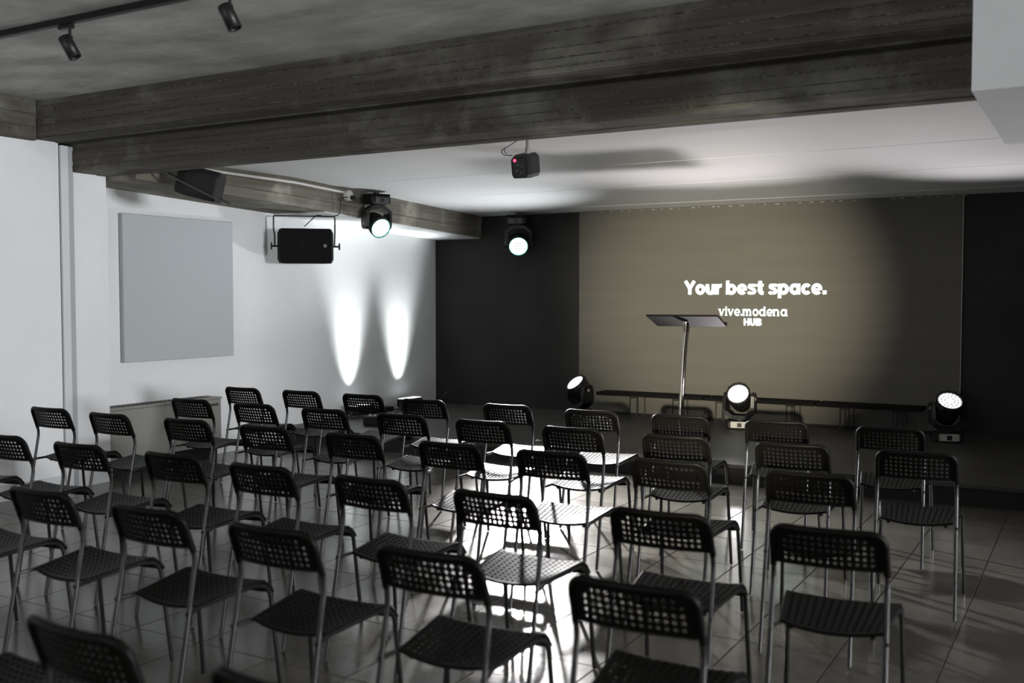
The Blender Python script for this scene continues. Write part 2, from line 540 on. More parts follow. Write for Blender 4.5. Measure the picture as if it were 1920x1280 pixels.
# beam along the recessed wall, falling gently towards the stage
XF = -6.57
rings = []
for y in (5.49, 7.3, 9.0, YF):
    z0, z1 = zbeam(y), zceil(y) + 0.03
    q = [z0 + (z1 - z0) * t for t in (0, 0.02, 0.30, 0.31, 0.33, 0.62, 0.63, 0.65, 1)]
    dx = [-0.006, 0, 0, 0.006, -0.004, -0.004, 0.005, 0.001, 0.001]
    rings.append([(XL - 0.1, y, z1), (XL - 0.1, y, z0), (XL + 0.3, y, z0 + 0.003), (XL + 0.31, y, z0 - 0.003)] + [(XF + d, y, z) for d, z in zip(dx, q)])
sb = struct('concrete_beam_side', MB().loft(rings), M['beam_side'], 'board-marked concrete beam along the recessed white wall')
MB().loft([[(XL, y, zbeam(y) + 0.001), (XF - 0.015, y, zbeam(y) + 0.001), (XF - 0.015, y, zbeam(y) - 0.008), (XL, y, zbeam(y) - 0.008)] for y in (7.75, 9.0, YF)]).build('soffit_strip', M['white'], sb)  # white strip under the stage end of the side beam
# white boxed bulkhead hanging at the right
struct('ceiling_bulkhead', MB().box(XB1, XR, 4.70, 6.42, 2.35, ZC + 0.02), M['white'], 'white boxed bulkhead hanging below the ceiling')

# ------------------------------------------------------------------ stage
st = thing('stage', (0, 0, 0), 0, 'low dark grey stage platform with black skirt', 'stage')
for y0, y1 in ((YS, 8.62), (8.62, 9.62), (9.62, YF)):
    for k in range(4):
        x0 = XL + 0.005 + k * 1.89
        x1 = min(x0 + 1.89, 0.345)
        MB().box(x0 + 0.001, x1 - 0.001, y0 + 0.001, y1 - 0.001, ZS - 0.03, ZS, ch=0.0015).build('deck_panel', M['stage'], st)
MB().box(XL + 0.005, 0.345, YS + 0.01, YS + 0.03, 0.0, ZS - 0.03).build('skirt', M['skirt'], st)

# ------------------------------------------------------------------ projection screen with the words on it
SX0, SX1 = -5.231, -1.158
scr = thing('projection_screen', (0, 0, 0), 0, 'wide beige projection screen covering the black wall, with white words', 'screen')
zt = zceil(YF) - 0.004
MB().box(SX0, SX1, YF - 0.022, YF - 0.002, ZS + 0.02, zt).build('cloth', M['screen'], scr)
MB().box(SX1, SX1 + 0.006, YF - 0.028, YF - 0.002, ZS + 0.4, zt).build('edge_rail', M['grey_plastic'], scr)
er = MB()
for k in range(34):
    x = SX0 + 0.3 + k * 0.115 + random.uniform(-0.03, 0.03)
    er.box(x, x + random.uniform(0.01, 0.05), YF - 0.03, YF - 0.022, zt - 0.012, zt - 0.004)
tr = er.build('top_specks', M['grey_plastic'], scr)  # short pale bits at random along the screen's top edge
tr['kind'] = 'stuff'


def arc(cx, cy, rx, ry, a0, a1, n=18):
    return [(cx + rx * math.cos(R(a0 + (a1 - a0) * k / n)), cy + ry * math.sin(R(a0 + (a1 - a0) * k / n))) for k in range(n + 1)]


def ribbon(mb, pts, wd):
    """flat stroke of a letter along a centre line, mitred"""
    n = len(pts)
    L, Rr = [], []
    for i in range(n):
        a, b = Vector(pts[max(i - 1, 0)]), Vector(pts[min(i + 1, n - 1)])
        p = Vector(pts[i])
        t = (b - a).normalized()
        k = 1.0
        if 0 < i < n - 1:
            t1, t2 = (p - a).normalized(), (b - p).normalized()
            k = 1 / max(0.5, math.sqrt(max(0.0, (1 + t1.dot(t2)) / 2)))
        nn = Vector((-t.y, t.x)) * wd / 2 * k
        L.append(p + nn)
        Rr.append(p - nn)
    mb.add([(q.x, 0, q.y) for q in L + Rr], [(i, n + i, n + i + 1, i + 1) for i in range(n - 1)])


def glyph(ch, w, serif):
    """stroke centre lines in units of the x-height, stroke width w -> (list of (points, width)), advance"""
    c = w / 2
    S = []
    tw = w * 0.82
    if serif:
        tw = w * 0.6

    def st(*p, wd=None):
        S.append((list(p), wd or w))

    def bar(x, y, half):
        if serif:
            S.append(([(x - half, y), (x + half, y)], w * 0.42))
    hb = w * 0.21
    if ch in 'oebpacd':
        ox = c if ch in 'ec' else c
        bw = 0.98
        cx = bw / 2
        full = arc(cx, 0.5, bw / 2 - c, 0.5 - tw / 2, 90, 450, 30)
    if ch == 'o':
        S.append((full, w)); return S, 0.98
    if ch == 'c':
        S.append((arc(cx, 0.5, bw / 2 - c, 0.5 - tw / 2, 42, 318, 26), w)); return S, 0.88
    if ch == 'e':
        S.append((arc(cx, 0.5, bw / 2 - c, 0.5 - tw / 2, 0, 318, 28), w))
        S.append(([(c, 0.47), (bw - c * 0.2, 0.47)], w * 0.55)); return S, 0.96
    if ch in 'bp':
        S.append((arc(cx + 0.04, 0.5, bw / 2 - c, 0.5 - tw / 2, 90, 450, 30), w))
        st((c, 0 if ch == 'b' else -0.36), (c, 1.34 if ch == 'b' else 1.0))
        return S, 1.02
    if ch in 'ad':
        S.append((full, w))
        st((bw + 0.02 - c, 0), (bw + 0.02 - c, 1.0 if ch == 'a' else 1.36))
        bar(bw + 0.02, hb, w * 0.65)
        if ch == 'd':
            bar(bw - 0.12, 1.36 - hb, w * 0.6)
        return S, 1.02 + (0.1 if serif else 0)
    if ch in 'un':
        u = 0.92
        if ch == 'u':
            S.append(([(c, 1.0), (c, 0.42)] + arc(u / 2, 0.42, u / 2 - c, 0.42 - tw / 2, 180, 360, 14) + [(u - c, 0.5)], w))
            st((u - c, 1.0), (u - c, 0))
        else:
            S.append(([(c, 0.5)] + arc(u / 2, 0.58, u / 2 - c, 0.42 - tw / 2, 180, 0, 14) + [(u - c, 0)], w))
            st((c, 0), (c, 1.0))
            bar(c, hb, w * 0.85); bar(u - c, hb, w * 0.85); bar(c - w * 0.3, 1 - hb, w * 0.6)
        return S, u + (0.16 if serif else 0)
    if ch == 'm':
        u = 0.80
        st((c, 0), (c, 1.0))
        for k in (0, 1):
            o_ = k * (u - w)
            S.append(([(o_ + c, 0.5)] + [(x + o_, y) for x, y in arc(u / 2, 0.6, u / 2 - c, 0.4 - tw / 2, 180, 0, 14)] + [(o_ + u - c, 0)], w))
            bar(o_ + u - c, hb, w * 0.75)
        bar(c, hb, w * 0.75); bar(c - w * 0.3, 1 - hb, w * 0.6)
        return S, 2 * u - w + 0.14
    if ch == 'r':
        st((c, 0), (c, 1.0))
        S.append(([(c, 0.45)] + arc(0.56, 0.50, 0.56 - c, 0.5 - tw / 2, 175, 90, 10) + [(0.62, 1 - tw / 2)], w)); return S, 0.60
    if ch == 's':
        p = [(0.80, 0.76), (0.68, 0.87), (0.44, 1 - tw / 2), (0.21, 0.86), (0.19, 0.68), (0.40, 0.555), (0.62, 0.46), (0.71, 0.30), (0.62, 0.15), (0.42, tw / 2), (0.20, 0.13), (0.08, 0.25)]
        S.append(([(q.x, q.y) for q in spline([(x, y, 0) for x, y in p], 4)], w * 0.82)); return S, 0.84
    if ch == 't':
        S.append(([(0.16 + c, 1.28), (0.16 + c, 0.32)] + arc(0.40 + c * 0.6, 0.32, 0.24 - c * 0.4, 0.32 - tw / 2, 180, 270, 6) + [(0.66, tw / 2)], w))
        st((0, 1 - w * 0.36), (0.66, 1 - w * 0.36), wd=w * 0.72); return S, 0.66
    if ch == '.':
        st((c * 1.1, 0), (c * 1.1, w * 1.1), wd=w * 1.1); return S, w * 1.1
    if ch == 'Y':
        st((c * 0.9, 1.34), (0.60, 0.60)); st((1.2 - c * 0.9, 1.34), (0.60, 0.60)); st((0.60, 0.72), (0.60, 0)); return S, 1.12
    if ch == 'v':
        st((c, 1.0), (0.48, 0.0)); st((0.96 - c, 1.0), (0.48, 0.0), wd=w * 0.7)
        bar(c, 1 - hb, w * 0.8); bar(0.96 - c, 1 - hb, w * 0.65)
        return S, 0.98
    if ch == 'i':
        st((c + 0.06, 0), (c + 0.06, 1.0)); st((c + 0.06, 1.12), (c + 0.06, 1.12 + w), wd=w)
        bar(c + 0.06, hb, w * 0.95); bar(c - 0.05, 1 - hb, w * 0.6)
        return S, w + 0.12
    if ch == 'H':
        st((c, 0), (c, 1)); st((0.9 - c, 0), (0.9 - c, 1)); st((0, 0.5), (0.9, 0.5), wd=w * 0.85); return S, 0.9
    if ch == 'U':
        S.append(([(c, 1.0), (c, 0.38)] + arc(0.44, 0.38, 0.44 - c, 0.38 - tw / 2, 180, 360, 14) + [(0.88 - c, 1.0)], w)); return S, 0.88
    if ch == 'B':
        st((c, 0), (c, 1))
        S.append(([(c, 1 - tw / 2), (0.5, 1 - tw / 2)] + arc(0.52, 0.74, 0.27, 0.26 - tw / 2, 90, -90, 8) + [(c, 0.48 + tw * 0.0)], tw))
        S.append(([(c, 0.5), (0.52, 0.5)] + arc(0.54, 0.26, 0.29, 0.26 - tw / 2, 90, -90, 8) + [(c, tw / 2)], tw)); return S, 0.9
    return S, 0.34            # space


def words(txt, x0, x1, zbase, xh, w, gap, label, serif=False):
    mb, pen = MB(), 0.0
    for ch in txt:
        S, adv = glyph(ch, w, serif)
        for pts, wd in S:
            ribbon(mb, [(x + pen, y) for x, y in pts], wd)
        pen += adv + gap
    k = (x1 - x0) / (pen - gap)
    mb.v = [(x0 + x * k, YF - 0.0245, zbase + z * xh) for x, y, z in mb.v]
    o = mb.build('lettering', M['text'], scr)
    o['label'] = label
    return o


words('Your best space.', -3.955, -2.425, 1.513, 0.110, 0.33, 0.05, 'projected words Your best space.')
words('vive.modena', -3.56, -2.82, 1.287, 0.070, 0.245, 0.10, 'projected words vive.modena', True)
words('HUB', -3.284, -3.094, 1.184, 0.076, 0.29, 0.07, 'projected word HUB')


# ------------------------------------------------------------------ chairs
def perforated(mb, surf, us, vs, hole, skip=(), thick=0.005, seg=12):
    """a thick sheet over a grid of cells, each with a round hole; surf(u, v) -> point, thickness along the normal"""
    def nrm(u, v_):
        e = 1e-3
        a_ = surf(u + e, v_) - surf(u - e, v_)
        b2 = surf(u, v_ + e) - surf(u, v_ - e)
        return a_.cross(b2).normalized()
    for i in range(len(us) - 1):
        for j in range(len(vs) - 1):
            u0, u1, v0, v1 = us[i], us[i + 1], vs[j], vs[j + 1]
            cu, cv = (u0 + u1) / 2, (v0 + v1) / 2
            border = i in (0, len(us) - 2) or j in (0, len(vs) - 2)
            n0 = nrm(cu, cv) * thick
            if border or (i, j) in skip:
                q = [surf(u0, v0), surf(u1, v0), surf(u1, v1), surf(u0, v1)]
                mb.add(q + [p - n0 for p in q], [(0, 1, 2, 3), (7, 6, 5, 4), (0, 4, 5, 1), (1, 5, 6, 2), (2, 6, 7, 3), (3, 7, 4, 0)])
                continue
            sq, ci = [], []
            for k in range(seg):
                an = 2 * PI * (k + 0.5) / seg
                c_, s_ = math.cos(an), math.sin(an)
                m_ = max(abs(c_), abs(s_))
                sq.append((cu + (u1 - u0) / 2 * c_ / m_, cv + (v1 - v0) / 2 * s_ / m_))
                ci.append((cu + hole * c_, cv + hole * s_))
            if seg == 12:      # pull the samples beside each corner onto the corner line
                pass
            top_o = [surf(*p) for p in sq]
            top_i = [surf(*p) for p in ci]
            cor = [surf(u1, v1), surf(u0, v1), surf(u0, v0), surf(u1, v0)]
            pts = top_o + top_i + [p - n0 for p in top_o] + [p - n0 for p in top_i] + cor + [p - n0 for p in cor]
            fs = []
            for k in range(seg):
                k2 = (k + 1) % seg
                fs.append((k, k2, seg + k2, seg + k))
                fs.append((2 * seg + k2, 2 * seg + k, 3 * seg + k, 3 * seg + k2))
                fs.append((seg + k, seg + k2, 3 * seg + k2, 3 * seg + k))
            # fill the four corner triangles
            for ci_, k in enumerate((1, 4, 7, 10) if seg == 12 else ()):
                fs.append((k, 4 * seg + ci_, (k + 1) % seg))
                fs.append((2 * seg + (k + 1) % seg, 4 * seg + 4 + ci_, 2 * seg + k))
            mb.add(pts, fs)
    return mb


BULGE = 0.024


def back_surf(x, z):
    t = (z - 0.637) / 0.133
    hw = 0.178 - 0.0055 * t
    return Vector((x, -0.004 - 0.047 * t - BULGE * (1 - min(1, (x / hw) ** 2)), z))


def rim_pt(x, z):
    return back_surf(x, z)


def build_chair():
    root = thing('chair', (0, 0, 0), 0, 'x', 'chair')
    # backrest sheet, concave to the sitter, five rows of round holes
    px, pz = 0.0222, 0.0198
    us = [-0.165] + [(-6.5 + k) * px for k in range(14)] + [0.165]
    vs = [0.634] + [0.6415 + k * pz for k in range(6)] + [0.757]
    mb = MB()
    skip = {(1, 5), (13, 5)}
    perforated(mb, lambda u, v_: back_surf(u, v_), us, vs, 0.0063, skip, 0.005)
    back = mb.build('backrest', M['plastic'], root)
    # thick moulded rim that sleeves the tube
    path = []
    for z in (0.622, 0.66, 0.69):
        path.append((-0.1745 + 0.0045 * (z - 0.637) / 0.133, z))
    cx, cz, rr = -0.172 + 0.045, 0.7585 - 0.042, 0.043
    for k in range(7):
        an = PI - k / 6 * PI / 2
        path.append((cx - 0.001 + rr * math.cos(an) * 1.03, cz + rr * math.sin(an)))
    for x in (-0.085, -0.04, 0.0):
        path.append((x, 0.7585))
    full = path + [(-x, z) for x, z in reversed(path[:-1])]
    pts = []
    for x, z in full:
        t = (z - 0.637) / 0.133
        f = 1 - min(1, (x / 0.174) ** 2)
        pts.append((x, -0.004 - 0.047 * t - BULGE * f, z))
    MB().tube(pts, 0.0115, 8).build('rim', M['plastic'], back)
    # lower lip of the back
    lip = [tuple(back_surf(-0.17 + 0.34 * k / 12, 0.636)) for k in range(13)]
    MB().tube(lip, 0.005, 6).build('lower_lip', M['plastic'], back)

    # seat
    nu, nv = 13, 12
    y0, y1 = 0.045, 0.368

    def seat_surf(u, v_):            # u in metres at the rear, v along
        t = (v_ - y0) / (y1 - y0)
        k = (0.157 + 0.036 * t) / 0.157
        x = u * k
        e = (u / 0.157)
        z = 0.427 + 0.026 * min(t, 0.85) / 0.85
        z -= 0.017 * (1 - e * e) * (1 - 0.55 * t)
        if t > 0.80:
            z -= 0.052 * ((t - 0.80) / 0.20) ** 2
        return Vector((x, v_ - 0.012 * (1 - e * e) * (1 - t), z))
    ph, pv = 0.0228, 0.0232
    us = [-0.157] + [(-6.5 + k) * ph for k in range(14)] + [0.157]
    vs = [y0] + [y0 + 0.012 + k * pv for k in range(13)] + [y1 - 0.02, y1 - 0.01, y1]
    mb = MB()
    sk = {(i, j_) for i in range(20) for j_ in (13, 14)}
    perforated(mb, seat_surf, us, vs, 0.0066, sk, 0.006)
    seat = mb.build('seat', M['plastic'], root)
    e = MB()
    for s in (-1, 1):
        pp = [tuple(seat_surf(s * 0.157, y0 + (y1 - y0) * k / 14) + Vector((0, 0, -0.005))) for k in range(15)]
        e.tube(pp, 0.0065, 6)
    for v_ in (y0, y1):
        pp = [tuple(seat_surf(-0.157 + 0.314 * k / 12, v_) + Vector((0, 0, -0.005))) for k in range(13)]
        e.tube(pp, 0.0065, 6)
    e.build('edge', M['plastic'], seat)
    for s in (-1, 1):
        MB().lathe([(0.007, 0), (0.009, 0.006), (0.009, 0.022)], 10, Matrix.Translation((s * 0.128, 0.062, 0.396))).build('bumper', M['plastic'], root)
    # rear legs, continuing up into the rim
    for s in (-1, 1):
        p = smooth_path([(s * 0.180, -0.106, 0.004), (s * 0.1752, 0.0105, 0.592), (s * 0.1738, -0.010, 0.650)], 6, 0.6)
        MB().tube(p, 0.0088, 10).build('leg', M['tube'], root)
    # side rail and front leg
    for s in (-1, 1):
        MB().tube([(s * 0.178, -0.036, 0.415), (s * 0.172, 0.01, 0.417), (s * 0.162, 0.05, 0.419), (s * 0.172, 0.16, 0.427), (s * 0.184, 0.285, 0.434)], 0.0075, 8).build('side_rail', M['tube'], root)
        p = smooth_path([(s * 0.184, 0.285, 0.432), (s * 0.189, 0.352, 0.428), (s * 0.203, 0.396, 0.004)], 6, 0.85)
        MB().tube(p, 0.0088, 10).build('leg', M['tube'], root)
    return root


def copy_tree(o, parent=None):
    c = o.copy()
    C.objects.link(c)
    c.parent = parent
    for ch in [k for k in o.children]:
        copy_tree(ch, c)
    return c


ROWS = [
    [(-5.915, 5.987, 1.4), (-5.319, 6.003, 1.9), (-4.729, 6.011, 2.2), (-4.125, 5.931, 4.0), (-3.441, 5.929, 2.6), (-2.808, 5.905, 2.9), (-2.224, 5.942, 3.6), (-1.636, 5.957, 6.6), (-1.003, 5.978, 4.0)],
    [(-5.571, 5.136, 3.0), (-4.953, 5.124, 1.5), (-4.339, 5.119, 2.2), (-3.725, 5.121, 2.9), (-3.125, 5.101, 2.0), (-2.529, 5.078, 3.2), (-1.919, 5.067, 5.2), (-1.312, 5.075, 3.8), (-0.738, 5.105, 4.3)],
    [(-5.93, 4.276, 2.2), (-5.323, 4.254, 0.4), (-4.679, 4.285, 2.4), (-4.046, 4.271, 1.7), (-3.411, 4.261, 1.0), (-2.792, 4.249, 2.1), (-2.227, 4.258, 3.9), (-1.646, 4.282, -0.6), (-1.029, 4.27, 2.6)],
    [(-5.62, 3.335, 2.0), (-4.99, 3.324, 2.1), (-4.363, 3.312, 1.9), (-3.707, 3.317, 1.4), (-3.128, 3.286, 0.6), (-2.53, 3.278, -0.9), (-1.937, 3.261, -1.1), (-1.284, 3.263, 1.9), (-0.732, 3.288, 4.4)],
    [(-4.07, 2.47, 0.5), (-3.449, 2.459, 0.4), (-2.835, 2.435, 0.5), (-2.257, 2.425, 0.5), (-1.656, 2.426, 1.5), (-1.02, 2.417, 1.8)],
    [(-2.56, 1.50, 1.0), (-1.947, 1.489, -2.0), (-1.335, 1.47, -1.0)],
]
ORD = ['first', 'second', 'third', 'fourth', 'fifth', 'sixth', 'seventh', 'eighth', 'ninth']
RNAME = ['the front row beside the stage', 'the second row from the stage', 'the third row from the stage',
         'the fourth row from the stage', 'the fifth row from the stage', 'the back row, closest to the viewer']
proto = build_chair()
first = True
for ri, row in enumerate(ROWS):
    for ci, (x, y, a_) in enumerate(row):
        o = proto if first else copy_tree(proto)
        first = False
        o.location = (x, y, 0)
        o.rotation_euler = (0, 0, R(a_))
        n = len(row)
        if ci == n - 1:
            pos = 'last chair at the right end of'
        elif ci == 0:
            pos = 'chair at the left end of'
        else:
            pos = ORD[ci] + ' chair from the left in'
        o['label'] = 'black perforated ' + pos + ' ' + RNAME[ri]
        o['group'] = 'black perforated chairs set in rows facing the stage'

# ------------------------------------------------------------------ moving-head lights


def moving_head(name, base, up, aim, label, group, style, energy, spread, color, s=1.0, blend=0.6, face=None):
    """base: mount point; up: +1 stands, -1 hangs; aim: point the head looks at"""
    root = thing(name, base, 0, label, 'stage light', group)
    hz = 0.30 * s * up                       # pivot height
    piv = Vector((0, 0, hz))
    d = (Vector(aim) - (Vector(base) + piv)).normalized()
    pan = math.atan2(d.y, d.x)
    facea = pan if face is None else face
    rot = Matrix.Rotation(facea, 4, 'Z')
    U = Matrix.Scale(up, 4, (0, 0, 1)) if up < 0 else Matrix.Identity(4)
    # base box
    mb = MB()
    mb.box(-0.11 * s, 0.11 * s, -0.125 * s, 0.125 * s, 0.0, 0.085 * s, rot @ U, ch=0.016 * s)
    b = mb.build('base', M['blackmetal'], root)
    # sloped control panel with display on the front face
    pm = MB()
    pl = [(0.112 * s, 0.012 * s), (0.128 * s, 0.018 * s), (0.116 * s, 0.078 * s), (0.108 * s, 0.078 * s)]
    n = 0.085 * s
    pm.loft([[(u_, -n, h) for u_, h in pl], [(u_, n * 1.0, h) for u_, h in pl]], mx=rot @ U)
    cp = pm.build('control_panel', M['grey_plastic'] if up > 0 else M['dark_grey'], b)
    MB().box(0.121 * s, 0.1285 * s, -0.02 * s, 0.022 * s, 0.026 * s, 0.066 * s, rot @ U).build('display', M['display'], b)
    if up < 0:
        fm = MB()
        for k in range(9):
            yy = (-0.115 + k * 0.0285) * s
            fm.box(-0.09 * s, 0.09 * s, yy, yy + 0.009 * s, -0.028 * s, 0.002, rot @ U)
        fm.build('mount_fins', M['blackmetal'], root)['kind'] = 'stuff'
        MB().lathe([(0.03 * s, -0.03 * s), (0.03 * s, -0.05 * s)], 12, rot @ U).build('hook', M['dark_grey'], root)
    # yoke
    yrot = Matrix.Rotation(pan, 4, 'Z')
    ym = MB()
    ym.lathe([(0.06 * s, 0.083 * s), (0.06 * s, 0.105 * s)], 20, yrot @ U)
    hw = 0.125 * s
    th = 0.032 * s
    outer = [(-hw - th, 0.17 * s), (-hw - th * 0.2, 0.115 * s), (-0.06 * s, 0.098 * s), (0.06 * s, 0.098 * s), (hw + th * 0.2, 0.115 * s), (hw + th, 0.17 * s),
             (hw + th, 0.33 * s), (hw + th * 0.6, 0.36 * s), (hw, 0.36 * s), (hw, 0.19 * s), (0.07 * s, 0.135 * s), (-0.07 * s, 0.135 * s), (-hw, 0.19 * s), (-hw, 0.36 * s), (-hw - th * 0.6, 0.36 * s), (-hw - th, 0.33 * s)]
    # yoke as arms: two uprights plus the cross piece
    for sg in (-1, 1):
        up_ = [(-0.075, 0.15), (0.075, 0.15), (0.082, 0.22), (0.07, 0.335), (0.04, 0.362), (-0.04, 0.362), (-0.07, 0.335), (-0.082, 0.22)]
        ya, yb = sg * hw, sg * (hw + th)
        ym.loft([[(u_ * s, ya, h * s) for u_, h in up_], [(u_ * s * 0.88, yb, (h * 0.94 + 0.015) * s) for u_, h in up_]], mx=yrot @ U)
    ym.loft([[(-0.075 * s, -hw - th * .7, 0.155 * s), (0.075 * s, -hw - th * .7, 0.155 * s), (0.075 * s, -hw - th * .7, 0.2 * s), (-0.075 * s, -hw - th * .7, 0.2 * s)],
             [(-0.07 * s, -0.07 * s, 0.098 * s), (0.07 * s, -0.07 * s, 0.098 * s), (0.07 * s, -0.06 * s, 0.135 * s), (-0.07 * s, -0.06 * s, 0.135 * s)],
             [(-0.07 * s, 0.07 * s, 0.098 * s), (0.07 * s, 0.07 * s, 0.098 * s), (0.07 * s, 0.06 * s, 0.135 * s), (-0.07 * s, 0.06 * s, 0.135 * s)],
             [(-0.075 * s, hw + th * .7, 0.155 * s), (0.075 * s, hw + th * .7, 0.155 * s), (0.075 * s, hw + th * .7, 0.2 * s), (-0.075 * s, hw + th * .7, 0.2 * s)]], mx=yrot @ U)
    ym.build('yoke', M['satin'], root)
    em = MB()
    for sg in (-1, 1):
        em.lathe([(0.017 * s, 0), (0.017 * s, 0.004 * s)], 16, Matrix.Translation(piv) @ yrot @ Matrix.Rotation(-sg * PI / 2, 4, 'X') @ Matrix.Translation((0, 0, (hw + th) )))
    em.build('pivot_cap', M['grey_plastic'], root)
    # head: drum along the aim
    q = d.to_track_quat('Z', 'Y').to_matrix().to_4x4()
    H = Matrix.Translation(piv) @ q
    hd = MB().lathe([(0.045 * s, -0.15 * s), (0.085 * s, -0.135 * s), (0.10 * s, -0.09 * s), (0.112 * s, 0.0), (0.118 * s, 0.06 * s), (0.118 * s, 0.115 * s), (0.108 * s, 0.115 * s), (0.106 * s, 0.100 * s)], 28, H)
    head = hd.build('head', M['blackmetal'], root)
    lensz = 0.105 * s
    if style == 'wash':
        pts = []
        for k in range(48):
            an = 2 * PI * k / 48
            rr = (0.101 + 0.004 * abs(math.sin(an * 6))) * s
            pts.append((rr * math.cos(an), rr * math.sin(an)))
        MB().prism(pts, 0.098 * s, lensz, 'z', H).build('lens', M['lens'], head)
        MB().lathe([(0.104 * s, lensz - 0.001), (0.109 * s, lensz - 0.001), (0.109 * s, lensz + 0.010 * s), (0.104 * s, lensz + 0.010 * s)], 32, H, caps=False).build('lens_rim', M['lens_ring'], head)
        cm = MB()
        for k in range(7):
            rr = 0 if k == 6 else 0.036 * s
            cx, cy_ = rr * math.cos(k * PI / 3), rr * math.sin(k * PI / 3)
            cm.lathe([(0.0105 * s, lensz), (0.0095 * s, lensz + 0.003 * s)], 12, H @ Matrix.Translation((cx, cy_, 0)))
        cm.build('lens_cells', M['lens_dim'], head)['kind'] = 'stuff'
    else:
        MB().lathe([(0.104 * s, 0.095 * s), (0.104 * s, 0.101 * s)], 28, H).build('led_plate', M['led_plate'], head)
        cm = MB()
        for ring, cnt in ((0, 1), (1, 6), (2, 12), (3, 18)):
            for k in range(cnt):
                an = 2 * PI * k / cnt + ring * 0.2
                rr = ring * 0.0290 * s
                cm.lathe([(0.0128 * s, 0.1005 * s), (0.0115 * s, 0.106 * s), (0.006 * s, 0.109 * s)], 8, H @ Matrix.Translation((rr * math.cos(an), rr * math.sin(an), 0)))
        cm.build('led_cells', M['led'], head)['kind'] = 'stuff'
        tb = MB()
        for k in range(12):
            an = 2 * PI * k / 12
            tb.box(-0.006 * s, 0.006 * s, 0.112 * s, 0.122 * s, 0.09 * s, 0.119 * s, H @ Matrix.Rotation(an, 4, 'Z'))
        tb.build('rim_teeth', M['blackmetal'], head)['kind'] = 'stuff'
    lp_ = piv + d * 0.135 * s
    l = light(name + '_beam', 'SPOT', lp_, energy, color, spot_size=R(spread), spot_blend=blend, shadow_soft_size=0.07 * s)
    l.rotation_euler = d.to_track_quat('-Z', 'Y').to_euler()
    l.parent = root
    return root


GH = 'moving-head stage lights hung from the ceiling'
GF = 'moving-head stage lights standing on the stage'
WARMW = (1.0, 0.97, 0.95)
COOL = (0.93, 0.98, 1.0)
moving_head('moving_head_light', (-6.42, 8.36, zceil(8.36) - 0.055), -1, (-2.5, 6.5, 0.0),
            'lit moving head hanging against the concrete side beam', GH, 'wash', 4200, 36, COOL, 0.92, 1.0, face=R(-20))
moving_head('moving_head_light', (-5.93, 10.42, zceil(10.42) - 0.06), -1, (-3.25, 6.0, 0.0),
            'lit moving head hanging in front of the black wall', GH, 'wash', 8000, 24, (1.0, 0.98, 0.97), 1.0, 1.0, face=R(-75))
moving_head('moving_head_light', (-5.0, 10.18, ZS), 1, (-5.9, 8.5, 2.57),
            'lit moving head on stage turned towards the white wall', GF, 'led', 220, 90, COOL, 1.0, 1.0)
moving_head('moving_head_light', (-3.14, 10.05, ZS), 1, (-2.9, 6.8, 2.60),
            'lit moving head on stage between lectern and benches', GF, 'led', 235, 94, (1.0, 0.94, 0.955), 1.0, 1.0, face=R(-75))
moving_head('moving_head_light', (-1.20, 10.10, ZS), 1, (-0.55, 8.45, 2.56),
            'lit moving head on stage at the screen edge rail', GF, 'led', 150, 72, (1.0, 0.95, 0.97), 1.0, 1.0, face=R(-75))


# ------------------------------------------------------------------ low uplights beside the white wall
def uplight(x, y, tx, ty, label, energy):
    r = thing('floor_uplight', (x, y, ZS), 0, label, 'uplight', 'uplights washing the white wall')
    MB().box(-0.07, 0.07, -0.17, 0.17, 0.03, 0.13, ch=0.012).build('housing', M['blackmetal'], r)
    MB().box(-0.055, 0.055, -0.155, 0.155, 0.126, 0.133).build('lens', M['lens'], r)
    for s in (-1, 1):
        MB().box(-0.02, 0.02, s * 0.175 - 0.004, s * 0.175 + 0.004, 0.0, 0.09).box(-0.06, 0.06, s * 0.175 - 0.012, s * 0.175 + 0.012, 0.0, 0.01).build('foot', M['dark_grey'], r)
    l = light('uplight_beam', 'SPOT', (0, 0, 0.20), energy, (0.93, 1.0, 1.0), spot_size=R(46), spot_blend=1.0, shadow_soft_size=0.12)
    d = Vector((tx, ty, 1.0)).normalized()
    l.rotation_euler = d.to_track_quat('-Z', 'Y').to_euler()
    l.parent = r
    return r


uplight(-7.08, 9.84, -0.13, 0.0, 'black floor uplight near the corner of the black wall', 300)
uplight(-7.08, 8.92, -0.13, 0.0, 'black floor uplight behind the front row chairs', 300)

# ------------------------------------------------------------------ light for the screen: a projector hung at the back of the room
pj = thing('projector', (0.62, -1.75, 1.52), R(20), 'white projector on a stand behind the seats', 'projector')
MB().box(-0.2, 0.2, -0.16, 0.16, -0.07, 0.07, ch=0.015).build('body', M['trim'], pj)
MB().lathe([(0.04, 0), (0.04, 0.03), (0.03, 0.03)], 20, Matrix.Translation((-0.08, 0.155, 0)) @ Matrix.Rotation(-PI / 2, 4, 'X')).build('lens_barrel', M['satin'], pj)
MB().tube([(0, 0, -0.07), (0, 0, -1.49)], 0.02, 10).lathe([(0.25, -1.52), (0.25, -1.505), (0.02, -1.49)], 24).build('stand', M['satin'], pj)
pl_ = light('projector_beam', 'SPOT', (-0.08, 0.20, 0), 10000, (1.0, 0.93, 0.75), spot_size=R(17.5), spot_blend=1.0, shadow_soft_size=0.03)
pl_.rotation_euler = (Matrix.Rotation(-R(20), 3, 'Z') @ (Vector((-3.6, YF, 1.42)) - Vector((0.47, -1.6, 1.52)))).to_track_quat('-Z', 'Y').to_euler()
pl_.parent = pj

